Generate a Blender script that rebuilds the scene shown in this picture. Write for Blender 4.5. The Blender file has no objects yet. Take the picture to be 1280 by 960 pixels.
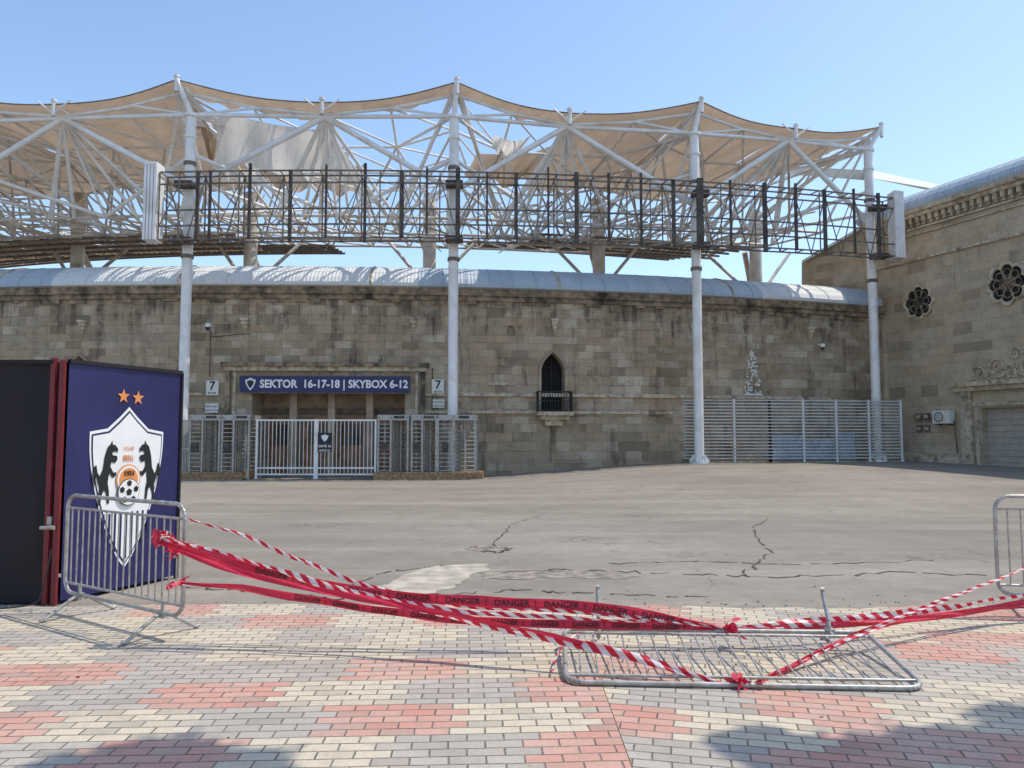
import bpy, math, random
from math import sin, cos, asin, pi, radians, floor, sqrt
from mathutils import Vector, Matrix
random.seed(7)
S = bpy.context.scene
S.view_settings.view_transform = 'Standard'
try: S.view_settings.look = 'None'
except Exception: pass
S.view_settings.exposure = 0

# ------------------------------------------------------------------ survey helpers
F = 960.0; TH = math.atan(65/960); CH = 1.7
def sv(px, py, d):
    """world point measured at bearing px,py and ground distance d (m)"""
    u = (px-640)/F; v = (480-py)/F
    t = d/(cos(TH)-v*sin(TH))
    return Vector((t*u, d, CH+t*(sin(TH)+v*cos(TH))))
def gd(px, py, z=0.0):
    u = (px-640)/F; v = (480-py)/F
    dz = sin(TH)+v*cos(TH); t = (z-CH)/dz
    return Vector((t*u, t*(cos(TH)-v*sin(TH)), z))

# ------------------------------------------------------------------ mesh builder
class MB:
    def __init__(s): s.v=[]; s.f=[]; s.m=[]; s.uv=[]; s.sm=[]
    def face(s, pts, m=0, uvs=None, smooth=False):
        i=len(s.v); s.v += [tuple(p) for p in pts]
        s.f.append(tuple(range(i,i+len(pts)))); s.m.append(m); s.sm.append(smooth)
        s.uv.append(uvs if uvs else [(0,0)]*len(pts))
    def raw(s, verts, faces, m=0, smooth=False, uvs=None):
        i=len(s.v); s.v += [tuple(p) for p in verts]
        for f in faces:
            s.f.append(tuple(i+k for k in f)); s.m.append(m); s.sm.append(smooth)
            s.uv.append([uvs[k] for k in f] if uvs else [(0,0)]*len(f))
    def box(s, c, size, rz=0, m=0, M=None):
        hx,hy,hz=[a/2 for a in size]; c=Vector(c)
        R = M if M else Matrix.Rotation(rz,3,'Z')
        vs=[c+R@Vector((x*hx,y*hy,z*hz)) for x in(-1,1) for y in(-1,1) for z in(-1,1)]
        s.raw(vs,[(0,1,3,2),(4,6,7,5),(0,4,5,1),(2,3,7,6),(0,2,6,4),(1,5,7,3)],m)
    def tube(s, a, b, r, m=0, n=7, r2=None, cap=True):
        a=Vector(a); b=Vector(b); d=b-a
        if d.length<1e-5: return
        r2=r if r2 is None else r2
        q=d.to_track_quat('Z','Y'); vs=[]
        for k in range(n):
            t=2*pi*k/n; o=q@Vector((cos(t),sin(t),0)); vs+= [a+o*r, b+o*r2]
        fs=[(2*k,2*((k+1)%n),2*((k+1)%n)+1,2*k+1) for k in range(n)]
        s.raw(vs,fs,m,True)
        if cap:
            s.raw([vs[2*k] for k in range(n)],[tuple(reversed(range(n)))],m)
            s.raw([vs[2*k+1] for k in range(n)],[tuple(range(n))],m)
    def path(s, pts, r, m=0, n=7):
        for i in range(len(pts)-1): s.tube(pts[i],pts[i+1],r,m,n,cap=(i in(0,len(pts)-2)))
    def bar(s, a, b, w, h, m=0):
        a=Vector(a); b=Vector(b); d=b-a
        q=d.to_track_quat('Y','Z').to_matrix()
        s.box((a+b)/2,(w,d.length,h),M=q,m=m)
    def xf(s, M):
        s.v=[tuple(M@Vector(p)) for p in s.v]; return s
    def obj(s, name, mats, parent=None, loc=None):
        me=bpy.data.meshes.new(name); me.from_pydata(s.v,[],s.f); 
        for k in mats: me.materials.append(k)
        me.polygons.foreach_set('material_index',s.m)
        me.polygons.foreach_set('use_smooth',s.sm)
        uvl=me.uv_layers.new(name='UVMap')
        flat=[]
        for u in s.uv:
            for p in u: flat+= [p[0],p[1]]
        uvl.data.foreach_set('uv',flat)
        me.update()
        o=bpy.data.objects.new(name,me); S.collection.objects.link(o)
        if parent: o.parent=parent
        return o
def empty(name):
    o=bpy.data.objects.new(name,None); S.collection.objects.link(o); return o

def text_geo(body,size,bold=0.0,align='CENTER'):
    c=bpy.data.curves.new('t','FONT'); c.body=body; c.size=size; c.offset=bold; c.align_x=align; c.align_y='CENTER'
    c.resolution_u=3
    o=bpy.data.objects.new('t',c); S.collection.objects.link(o)
    dg=bpy.context.evaluated_depsgraph_get(); me=bpy.data.meshes.new_from_object(o.evaluated_get(dg))
    v=[x.co.copy() for x in me.vertices]; f=[tuple(p.vertices) for p in me.polygons]
    bpy.data.objects.remove(o); bpy.data.meshes.remove(me); bpy.data.curves.remove(c)
    return v,f

# ------------------------------------------------------------------ material helpers
class NT:
    def __init__(s,name):
        s.mat=bpy.data.materials.new(name); s.mat.use_nodes=True
        s.nt=s.mat.node_tree; s.n=s.nt.nodes; s.l=s.nt.links
        s.bsdf=s.n['Principled BSDF']; s.out=s.n['Material Output']
    def lk(s,a,b): s.l.new(a,b)
    def put(s,sock,val):
        if isinstance(val,bpy.types.NodeSocket): s.l.new(val,sock)
        elif isinstance(val,(tuple,list)) and len(val)==3 and sock.type=='RGBA': sock.default_value=(*val,1)
        else: sock.default_value=val
    def math(s,op,a,b=0.0,c=None,clamp=False):
        n=s.n.new('ShaderNodeMath'); n.operation=op; n.use_clamp=clamp
        s.put(n.inputs[0],a); s.put(n.inputs[1],b)
        if c is not None: s.put(n.inputs[2],c)
        return n.outputs[0]
    def mix(s,f,a,b,mode='MIX'):
        n=s.n.new('ShaderNodeMix'); n.data_type='RGBA'; n.blend_type=mode
        s.put(n.inputs['Factor'],f); s.put(n.inputs[6],a); s.put(n.inputs[7],b)
        return n.outputs[2]
    def uv(s):
        n=s.n.new('ShaderNodeUVMap'); return n.outputs[0]
    def obj(s):
        n=s.n.new('ShaderNodeTexCoord'); return n.outputs['Object']
    def sep(s,v):
        n=s.n.new('ShaderNodeSeparateXYZ'); s.put(n.inputs[0],v); return n.outputs
    def comb(s,x,y,z=0.0):
        n=s.n.new('ShaderNodeCombineXYZ'); s.put(n.inputs[0],x); s.put(n.inputs[1],y); s.put(n.inputs[2],z); return n.outputs[0]
    def noise(s,vec,scale,detail=4,rough=.55):
        n=s.n.new('ShaderNodeTexNoise'); s.put(n.inputs['Vector'],vec); n.inputs['Scale'].default_value=scale
        n.inputs['Detail'].default_value=min(detail,4); n.inputs['Roughness'].default_value=rough; return n.outputs[0]
    def vscale(s,v,sc):
        n=s.n.new('ShaderNodeVectorMath'); n.operation='MULTIPLY'; s.put(n.inputs[0],v); n.inputs[1].default_value=sc; return n.outputs[0]
    def white(s,v):
        n=s.n.new('ShaderNodeTexWhiteNoise'); n.noise_dimensions='3D'; s.put(n.inputs[0],v); return n.outputs[0]
    def ramp(s,f,lo,hi,a=0.0,b=1.0):
        n=s.n.new('ShaderNodeMapRange'); s.put(n.inputs[0],f); n.inputs[1].default_value=lo; n.inputs[2].default_value=hi
        n.inputs[3].default_value=a; n.inputs[4].default_value=b; return n.outputs[0]
    def bump(s,h,strength=.3,dist=.02):
        n=s.n.new('ShaderNodeBump'); n.inputs['Strength'].default_value=strength; n.inputs['Distance'].default_value=dist
        s.put(n.inputs['Height'],h); s.lk(n.outputs[0],s.bsdf.inputs['Normal'])
    def fin(s,col,rough=.8,metal=0.0,spec=None):
        s.put(s.bsdf.inputs['Base Color'],col); s.put(s.bsdf.inputs['Roughness'],rough)
        s.bsdf.inputs['Metallic'].default_value=metal
        if spec is not None: s.bsdf.inputs['Specular IOR Level'].default_value=spec
        return s.mat
def cells(t,u,v,w,h,mort):
    row=t.math('FLOOR',t.math('DIVIDE',v,h))
    odd=t.math('MODULO',t.math('ABSOLUTE',row),2.0)
    uu=t.math('DIVIDE',t.math('ADD',u,t.math('MULTIPLY',odd,w/2)),w)
    col=t.math('FLOOR',uu)
    fu=t.math('FRACT',uu); fv=t.math('FRACT',t.math('DIVIDE',v,h))
    a=t.math('MULTIPLY',t.math('MINIMUM',fu,t.math('SUBTRACT',1.0,fu)),w)
    b=t.math('MULTIPLY',t.math('MINIMUM',fv,t.math('SUBTRACT',1.0,fv)),h)
    e=t.math('MINIMUM',a,b)
    return row,col,t.ramp(e,mort*.4,mort*1.3)   # 0 in joint, 1 on block
def simple(name,col,rough=.6,metal=0.0,var=.15,scale=6.0,dirt=None,dscale=1.5,bumps=0.0):
    t=NT(name); o=t.obj(); n=t.noise(o,scale,4)
    dark=tuple(c*(1-var*2) for c in col); lite=tuple(min(1,c*(1+var)) for c in col)
    c=t.mix(t.ramp(n,.3,.7),dark,lite)
    if dirt:
        c=t.mix(t.ramp(t.noise(o,dscale,4,.65),.5,.68),c,dirt)
    if bumps: t.bump(n,bumps,.01)
    return t.fin(c,rough,metal)

def stone_mat(name,c1,c2,c3,stain=(.07,.055,.042),w=.72,h=.36,stainlo=.54,ztop=8.0,topdark=True):
    t=NT(name); uv=t.uv(); x,y,_=t.sep(uv)
    yy=t.math('ADD',y,t.math('MULTIPLY',t.math('SINE',t.math('MULTIPLY',y,2.3)),.07))
    row,col,blk=cells(t,x,yy,w,h,.006)
    rnd=t.white(t.comb(col,row,3.0)); rnd2=t.white(t.comb(col,row,9.0)); rnd3=t.white(t.comb(t.math('FLOOR',t.math('DIVIDE',col,2.0)),row,4.0))
    big=t.noise(uv,.22,4,.6); med=t.noise(uv,1.3,4,.7); fine=t.noise(uv,14,4,.75); zone=t.noise(uv,.42,3,.6)
    c=t.mix(t.ramp(big,.35,.65),c1,c2)
    # pale replacement stones come in clusters
    c=t.mix(t.math('MULTIPLY',t.ramp(rnd,.45,.8,0,.95),t.ramp(zone,.42,.58,.25,1.0)),c,c3)
    c=t.mix(t.ramp(rnd3,.6,1.0,0,.55),c,(c2[0]*1.04,c2[1]*.90,c2[2]*.76))
    c=t.mix(t.math('MULTIPLY',t.ramp(rnd2,.66,.95,0,.8),t.ramp(zone,.62,.45,.2,1.0)),c,tuple(k*.5 for k in c1))
    c=t.mix(t.math('MULTIPLY',t.ramp(med,.45,.7),.5),c,tuple(k*.5 for k in c1))
    c=t.mix(t.ramp(fine,.35,.75,0,.45),c,tuple(k*.45 for k in c2))
    st=t.noise(t.vscale(uv,(1.9,.17,1)),1.0,4,.75)
    hi=t.ramp(y,ztop-2.4,ztop+.1,0.0,.17) if topdark else 0.0
    patch=t.ramp(t.noise(uv,.35,3,.6),.5,.72,0,.10)
    sm=t.ramp(t.math('ADD',t.math('ADD',st,hi),patch),stainlo,stainlo+.15,0,.8)
    c=t.mix(t.math('MULTIPLY',sm,t.ramp(med,.35,.58)),c,stain)
    c=t.mix(t.ramp(blk,0,1,.38,0),c,tuple(k*.35 for k in c1))
    hgt=t.math('ADD',t.math('MULTIPLY',blk,.6),t.math('ADD',t.math('MULTIPLY',fine,.35),t.math('MULTIPLY',rnd,.45)))
    t.bump(hgt,.65,.025)
    return t.fin(c,.9,0,.2)

M_stone=stone_mat('weathered_limestone',(.40,.305,.205),(.47,.37,.26),(.62,.515,.385))
M_stone2=stone_mat('pale_limestone',(.52,.415,.295),(.55,.445,.32),(.60,.49,.36),stainlo=.66,w=.9,h=.45,topdark=False)
M_trim=simple('stone_trim',(.56,.46,.33),.9,var=.2,scale=5,dirt=(.20,.155,.105),dscale=2.0,bumps=.4)
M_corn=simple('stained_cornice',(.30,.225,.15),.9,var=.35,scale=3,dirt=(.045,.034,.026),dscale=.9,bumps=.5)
M_white=simple('white_painted_steel',(.78,.77,.75),.38,var=.05,scale=2,dirt=(.60,.57,.52),dscale=.9)
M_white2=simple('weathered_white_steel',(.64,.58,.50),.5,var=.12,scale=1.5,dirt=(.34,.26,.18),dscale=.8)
M_rust=simple('weathered_grey_steel',(.20,.165,.135),.75,var=.25,scale=5,dirt=(.13,.085,.05),dscale=2)
M_dark=simple('dark_steel',(.085,.072,.062),.85,var=.35,scale=3)
M_fence=simple('grey_painted_slats',(.60,.59,.56),.6,var=.12,scale=3,dirt=(.42,.40,.36),dscale=1.5)
M_galv=simple('galvanised_steel',(.42,.405,.38),.42,.35,var=.18,scale=20,dirt=(.30,.26,.22),dscale=6)
M_hole=simple('dark_interior',(.018,.016,.015),.9,var=.2)
M_wood=simple('timber_boards',(.36,.22,.11),.7,var=.3,scale=9)
M_door=simple('brown_wood_doors',(.42,.20,.10),.5,var=.3,scale=3)
M_inner=simple('lobby_plaster',(.48,.36,.26),.9,var=.2,scale=2)
M_navy=simple('navy_printed_vinyl',(.018,.018,.095),.42,var=.12,scale=3)
M_black=simple('black_printed_vinyl',(.008,.006,.010),.75,var=.2,scale=2)
M_wht=simple('white_print',(.78,.78,.76),.5,var=.03)
M_org=simple('orange_print',(.72,.27,.08),.5,var=.05)
M_blk=simple('black_print',(.012,.012,.014),.5,var=.1)
M_redfr=simple('dark_red_frame',(.17,.012,.018),.5,var=.15)
M_plate=simple('sign_plate',(.72,.69,.62),.5,var=.08,scale=10)
M_glass=simple('dark_glass',(.05,.045,.04),.15,var=.2)

def canvas(name,col,tr,fold=.3):
    t=NT(name); o=t.obj()
    n=t.noise(o,.8,4); n2=t.noise(t.vscale(o,(3,3,.6)),1.2,4,.7)
    c=t.mix(t.ramp(n,.3,.7),tuple(k*.85 for k in col),col)
    c=t.mix(t.ramp(n2,.5,.72,0,.5),c,tuple(k*.58 for k in col))
    t.fin(c,.75,0,.2); t.bump(t.noise(o,3,3),fold,.08)
    tl=t.n.new('ShaderNodeBsdfTranslucent'); t.put(tl.inputs[0],c)
    ms=t.n.new('ShaderNodeMixShader'); ms.inputs[0].default_value=tr
    t.lk(t.bsdf.outputs[0],ms.inputs[1]); t.lk(tl.outputs[0],ms.inputs[2]); t.lk(ms.outputs[0],t.out.inputs[0])
    return t.mat
M_canvas=canvas('beige_membrane',(.56,.43,.31),.27)
M_canvasw=canvas('torn_membrane',(.84,.80,.74),.5,.7)

def asphalt():
    t=NT('dusty_asphalt'); o=t.obj()
    big=t.noise(o,.12,4,.6); med=t.noise(o,.9,4,.7); fine=t.noise(o,60,4,.7); str_=t.noise(t.vscale(o,(.10,.8,1)),1,4,.6)
    mot=t.noise(o,4.5,4,.7)
    c=t.mix(t.ramp(big,.38,.62),(.245,.215,.178),(.335,.298,.25))
    c=t.mix(t.ramp(med,.42,.68,0,.6),c,(.20,.175,.145))
    c=t.mix(t.ramp(str_,.48,.68,0,.6),c,(.41,.37,.31))
    c=t.mix(t.ramp(mot,.4,.7,0,.4),c,(.185,.162,.135))
    c=t.mix(t.ramp(fine,.3,.75,0,.5),c,(.13,.115,.10))
    vo=t.n.new('ShaderNodeTexVoronoi'); vo.feature='DISTANCE_TO_EDGE'; vo.inputs['Scale'].default_value=.22
    wv=t.n.new('ShaderNodeVectorMath'); wv.operation='ADD'; t.put(wv.inputs[0],o)
    ns=t.n.new('ShaderNodeTexNoise'); ns.inputs['Scale'].default_value=.8; ns.inputs['Detail'].default_value=4; t.put(ns.inputs['Vector'],o)
    sc=t.n.new('ShaderNodeVectorMath'); sc.operation='MULTIPLY'; t.lk(ns.outputs['Color'],sc.inputs[0]); sc.inputs[1].default_value=(3,3,3)
    t.lk(sc.outputs[0],wv.inputs[1]); t.lk(wv.outputs[0],vo.inputs['Vector'])
    cr=t.ramp(vo.outputs[0],0,.008,.55,0)
    cr=t.math('MULTIPLY',cr,t.ramp(med,.46,.58))
    c=t.mix(cr,c,(.08,.07,.06))
    t.bump(t.math('SUBTRACT',t.math('ADD',t.math('MULTIPLY',fine,.3),med),cr),.5,.02)
    return t.fin(c,.92,0,.2)
M_asph=asphalt()

def pavers():
    t=NT('coloured_brick_pavers'); uv=t.uv()
    wob=t.n.new('ShaderNodeTexNoise'); wob.inputs['Scale'].default_value=1.7; wob.inputs['Detail'].default_value=2; t.put(wob.inputs['Vector'],uv)
    wa=t.n.new('ShaderNodeVectorMath'); wa.operation='MULTIPLY_ADD'; t.lk(wob.outputs['Color'],wa.inputs[0]); wa.inputs[1].default_value=(.035,.03,0); t.put(wa.inputs[2],uv)
    x,y,_=t.sep(wa.outputs[0])
    row,col,blk=cells(t,x,y,.2,.1,.0055)
    pr=t.math('FLOOR',t.math('DIVIDE',row,5.0))
    cs=t.math('ADD',col,t.math('MULTIPLY',pr,2.0))
    pc=t.math('FLOOR',t.math('DIVIDE',cs,4.0))
    jit=t.math('GREATER_THAN',t.white(t.comb(pc,pr,5.0)),.72)
    idx=t.math('MODULO',t.math('ADD',t.math('ADD',pc,t.math('MULTIPLY',pr,1.0)),t.math('ADD',jit,3000.0)),3.0)
    r1=t.white(t.comb(col,row,1.0)); r2=t.white(t.comb(col,row,2.0))
    isr=t.math('LESS_THAN',idx,.5); isg=t.math('GREATER_THAN',idx,1.5)
    c=t.mix(isr,(.58,.50,.365),(.54,.245,.19))
    c=t.mix(isg,c,(.37,.34,.305))
    c=t.mix(t.ramp(r1,0,1,0,.30),c,(.60,.53,.43))
    c=t.mix(t.ramp(r2,.6,1,0,.5),c,(.27,.23,.185))
    n=t.noise(uv,1.1,4,.65); n2=t.noise(uv,40,4,.75); n3=t.noise(uv,9,4,.7)
    c=t.mix(t.ramp(n,.42,.75,0,.42),c,(.56,.49,.40))
    c=t.mix(t.ramp(n3,.5,.75,0,.5),c,(.30,.255,.205))
    c=t.mix(t.ramp(n2,.35,.75,0,.4),c,(.22,.185,.155))
    c=t.mix(t.ramp(blk,0,1,.88,0),c,t.mix(t.ramp(n3,.4,.6),(.09,.075,.06),(.26,.225,.18)))
    h=t.math('ADD',t.math('MULTIPLY',blk,1.0),t.math('ADD',t.math('MULTIPLY',r1,.7),t.math('MULTIPLY',n2,.3)))
    t.bump(h,.75,.010)
    return t.fin(c,.85,0,.25)
M_pave=pavers()

def roofmat(name,col,col2):
    t=NT(name); uv=t.uv(); x,y,_=t.sep(uv)
    n=t.noise(uv,.5,4,.6); n2=t.noise(uv,5,4,.6)
    pan=t.white(t.comb(t.math('FLOOR',t.math('DIVIDE',x,.9)),1.0,1.0))
    c=t.mix(t.ramp(n,.35,.65),col,col2)
    c=t.mix(t.ramp(pan,0,1,0,.25),c,tuple(k*.75 for k in col))
    c=t.mix(t.ramp(n2,.5,.8,0,.4),c,(.42,.40,.36))
    corr=t.math('SINE',t.math('MULTIPLY',x,42.0))
    t.bump(corr,.5,.02)
    return t.fin(c,.6,0.0,.35)
M_roofb=roofmat('blue_grey_metal_roof',(.36,.44,.52),(.46,.53,.60))
M_roofw=roofmat('pale_roof_and_sun_glare',(.62,.65,.66),(.72,.73,.72))  # sun glare painted in on the curved roof; plain pale edge on the other

def tape_mat(name,striped):
    t=NT(name); x,y,_=t.sep(t.uv())
    red=(.62,.018,.045)
    if striped:
        f=t.math('GREATER_THAN',t.math('FRACT',t.math('ADD',t.math('DIVIDE',x,.13),t.math('MULTIPLY',y,.6))),.5)
        c=t.mix(f,(.80,.76,.74),red)
    else:
        c=t.mix(t.ramp(t.noise(t.uv(),6,4),.3,.7),(.52,.014,.045),(.70,.035,.085))
    t.fin(c,.35)
    t.bump(t.noise(t.vscale(t.uv(),(14,2,1)),1.5,3),.6,.01)
    tl=t.n.new('ShaderNodeBsdfTranslucent'); t.put(tl.inputs[0],c)
    ms=t.n.new('ShaderNodeMixShader'); ms.inputs[0].default_value=.3
    t.lk(t.bsdf.outputs[0],ms.inputs[1]); t.lk(tl.outputs[0],ms.inputs[2]); t.lk(ms.outputs[0],t.out.inputs[0])
    return t.mat
M_tr=tape_mat('red_tape',False); M_ts=tape_mat('red_white_tape',True)

# ------------------------------------------------------------------ ground
def sst(a): a=max(0,min(1,a)); return a*a*(3-2*a)
def gz(x,y): return .52*sst((x+3)/11)*sst((y-15)/17)*(1-.7*sst((x-18)/8))
xs=[-3000,-600,-150,-60,-40]+list(range(-30,41))+[60,150,600,3000]
ys=[-3000,-300,-50,-10]+list(range(0,46))+[60,100,300,3000]
g=MB(); vv=[(x,y,gz(x,y)) for y in ys for x in xs]; nx=len(xs)
g.raw(vv,[(j*nx+i,j*nx+i+1,(j+1)*nx+i+1,(j+1)*nx+i) for j in range(len(ys)-1) for i in range(nx-1)],0,True)
g.obj('ground',[M_asph])

pv=empty('brick_pavement')
def sheet(name,poly,rot,z,edge):
    m=MB(); c,s_=cos(rot),sin(rot)
    m.face([(x,y,z) for x,y in poly],0,[(x*c+y*s_+50,-x*s_+y*c+50) for x,y in poly])
    n=len(poly)
    for i in range(n):
        a=poly[i]; b=poly[(i+1)%n]; m.face([(a[0],a[1],-.02),(b[0],b[1],-.02),(b[0],b[1],z),(a[0],a[1],z)],1)
    return m.obj(name,[M_pave,M_trim],pv)
rnd=random.Random(3)
eL=[(-12+i*.2, 7.80+.05*sin(i*.31)+rnd.uniform(-.05,.05)) for i in range(0,63)]
eL=[p for p in eL if p[0]<.5]
sheet('paving_west',[(-30,-20),(.61,-20),(.61,7.72)]+list(reversed(eL))+[(-30,7.8)],radians(3.0),.014,0)
eR=[(.615+i*.2,7.72+.05*sin(i*.4)+rnd.uniform(-.05,.05)) for i in range(60)]
sheet('paving_east',[(.615,-20),(30,-20),(30,7.7)]+list(reversed(eR)),radians(-13),.014,0)

# repairs, pale kerb strip and open cracks in the plaza
pm=MB(); rb=random.Random(8)
def blob(pts,z,m=0):
    out=[]
    for i in range(len(pts)):
        a=pts[i]; b_=pts[(i+1)%len(pts)]
        for k in range(5):
            q=a.lerp(b_,k/5); out.append((q.x+rb.uniform(-.05,.05),q.y+rb.uniform(-.05,.05),z))
    pm.face(out,m)
blob([gd(*p) for p in [(450,742),(500,722),(540,708),(608,705),(612,712),(585,722),(570,735),(540,741),(480,746)]],.004)
blob([gd(*p) for p in [(600,716),(660,712),(760,714),(800,720),(780,724),(700,722),(640,725),(605,724)]],.0045,1)
M_conc=simple('pale_concrete',(.43,.385,.31),.9,var=.2,scale=5,dirt=(.31,.275,.225),dscale=2.2,bumps=.4)
M_conc2=simple('old_asphalt_repair',(.25,.215,.175),.95,var=.3,scale=7,dirt=(.33,.29,.24),dscale=3,bumps=.4)
M_crack=simple('crack_fill',(.10,.085,.068),.95,var=.4,scale=9)
blob([gd(*p) for p in [(580,685),(600,682),(634,684),(632,688),(604,690),(584,688)]],.004,1)
for pts,wd in [([(590,684),(640,686),(625,690),(600,689)],.03),([(612,716),(700,712),(820,716),(960,722),(1120,716),(1290,720)],.035),
            ([(228,733),(330,742),(420,748),(520,746),(640,738),(760,742),(900,748)],.03),([(760,705),(860,702),(1000,706),(1180,700)],.03),
            ([(690,640),(640,655),(615,685)],.03),([(560,706),(480,716),(420,740)],.03),([(1000,630),(940,660),(960,690),(930,722)],.03)]:
    P0=[gd(*p) for p in pts]; L=[]
    for a,b_ in zip(P0[:-1],P0[1:]):
        for k in range(14): 
            q=a.lerp(b_,k/14); L.append(Vector((q.x+rb.gauss(0,.03),q.y+rb.gauss(0,.05),.0055)))
    for a,b_ in zip(L[:-1],L[1:]):
        if rb.random()<.15: continue
        d=(b_-a).normalized(); n_=Vector((-d.y,d.x,0))*wd*rb.uniform(.2,.7)
        pm.face([a-n_,b_-n_,b_+n_,a+n_],2)
pm.obj('pavement_patch',[M_conc,M_conc2,M_crack])

# ------------------------------------------------------------------ stadium geometry frame
CX,CY,RW=-12.0,118.3,86.0
def P(x,z,off=0.0):
    th=asin((x-CX)/RW); r_=RW+off
    return Vector((CX+r_*sin(th),CY-r_*cos(th),z))
def A(th,r_,z): return Vector((CX+r_*sin(th),CY-r_*cos(th),z))
def strip_wall(mb,Pf,x0,x1,z0,z1,ops,step,depth,mw=0,mb_=1,backs=True):
    bps={x0,x1}
    k=x0
    while k<x1: bps.add(round(k,4)); k+=step
    for o in ops:
        bps.add(o['a']); bps.add(o['b'])
        n=o.get('n',1)
        for i in range(1,n): bps.add(o['a']+(o['b']-o['a'])*i/n)
    b=sorted(q for q in bps if x0<=q<=x1)
    for a,c in zip(b[:-1],b[1:]):
        if c-a<1e-4: continue
        mid=(a+c)/2; op=None
        for o in ops:
            if o['a']<mid<o['b']: op=o
        def quad(za0,zc0,za1,zc1,off=0,m=mw):
            mb.face([Pf(a,za0,off),Pf(c,zc0,off),Pf(c,zc1,off),Pf(a,za1,off)],m,[(a,za0),(c,zc0),(c,zc1),(a,za1)])
        if not op: quad(z0,z0,z1,z1)
        else:
            ta,tc=op['top'](a),op['top'](c); zb=op['zb']; dp=op.get('d',depth)
            if zb>z0: quad(z0,z0,zb,zb); mb.face([Pf(a,zb),Pf(c,zb),Pf(c,zb,-dp),Pf(a,zb,-dp)],mw,[(a,0),(c,0),(c,.5),(a,.5)])
            quad(ta,tc,z1,z1)
            mb.face([Pf(a,ta),Pf(c,tc),Pf(c,tc,-dp),Pf(a,ta,-dp)],mw,[(a,0),(c,0),(c,.5),(a,.5)])
            mb.face([Pf(a,zb,-dp),Pf(c,zb,-dp),Pf(c,tc,-dp),Pf(a,ta,-dp)],op.get('m',mb_))
            for e in (op['a'],op['b']):
                if abs(e-a)<1e-6 or abs(e-c)<1e-6:
                    te=op['top'](e)
                    if te>zb+1e-4: mb.face([Pf(e,zb),Pf(e,te),Pf(e,te,-dp),Pf(e,zb,-dp)],mw,[(0,zb),(0,te),(.5,te),(.5,zb)])
def arcbox(mb,Pf,x0,x1,z0,z1,o0,o1,m=0,step=1.0):
    n=max(1,int((x1-x0)/step)); pts=[x0+(x1-x0)*i/n for i in range(n+1)]
    for a,b in zip(pts[:-1],pts[1:]):
        for q in ([(z0,o1),(z1,o1)],[(z1,o1),(z1,o0)],[(z0,o0),(z0,o1)]):
            (za,oa),(zb,ob)=q
            mb.face([Pf(a,za,oa),Pf(b,za,oa),Pf(b,zb,ob),Pf(a,zb,ob)],m,[(a,za+oa),(b,za+oa),(b,zb+ob),(a,zb+ob)])
    for e in (x0,x1): mb.face([Pf(e,z0,o0),Pf(e,z0,o1),Pf(e,z1,o1),Pf(e,z1,o0)],m)

def pointed(a,b,zs,zt):
    c=(a+b)/2; h=(b-a)/2
    def f(x):
        q=1-min(1,abs(x-c)/h); return zs+(zt-zs)*(q**.55)
    return f
stad=empty('stadium_building')
w=MB()
ops=[dict(a=-10.95,b=-4.55,zb=-.1,top=lambda x:3.62,d=1.7,m=2),
     dict(a=1.27,b=2.30,zb=2.75,top=pointed(1.27,2.30,4.55,5.35),n=14,d=.55),
     dict(a=-18.9,b=-17.9,zb=2.75,top=pointed(-18.9,-17.9,4.4,5.1),n=14,d=.55),
     dict(a=-.22,b=.12,zb=6.05,top=pointed(-.22,.12,6.3,6.55),n=8,d=.12,m=0)]
strip_wall(w,P,-62,18.3,-.3,8.05,ops,.6,.5)
w.obj('facade_wall',[M_stone,M_hole,M_inner],stad)
t_=MB()
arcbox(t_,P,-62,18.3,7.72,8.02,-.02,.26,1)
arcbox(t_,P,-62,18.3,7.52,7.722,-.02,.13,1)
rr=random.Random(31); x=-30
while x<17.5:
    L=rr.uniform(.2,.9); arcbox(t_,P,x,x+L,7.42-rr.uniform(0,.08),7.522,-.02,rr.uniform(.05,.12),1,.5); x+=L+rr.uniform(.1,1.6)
arcbox(t_,P,-3.7,15.2,3.40,3.52,-.02,.12,0); arcbox(t_,P,-3.2,15.0,3.52,3.56,-.02,.07,0)
arcbox(t_,P,-3.7,1.1,2.66,2.78,-.02,.13,0); arcbox(t_,P,2.5,7.2,2.66,2.78,-.02,.13,0)
arcbox(t_,P,-62,-13.0,3.40,3.52,-.02,.12,0)
arcbox(t_,P,-3.7,7.6,-.2,.62,-.02,.10,2)
# individual blocks standing proud of the weathered face
for i in range(150):
    x=rr.uniform(-24,17.2); z=round(rr.uniform(.9,7.2)/.36)*.36; L=rr.choice([.36,.5,.72,.9])
    if -12.4<x<-3.4 and z<5 or .3<x<3.2 and z<5.8 or -19.4<x<-17.4: continue
    if 3.1<z+.34 and z<3.6 or 2.4<z+.3 and z<2.85: continue
    arcbox(t_,P,x,x+L,z,z+.33,-.02,rr.uniform(.012,.03),2,.9)
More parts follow.
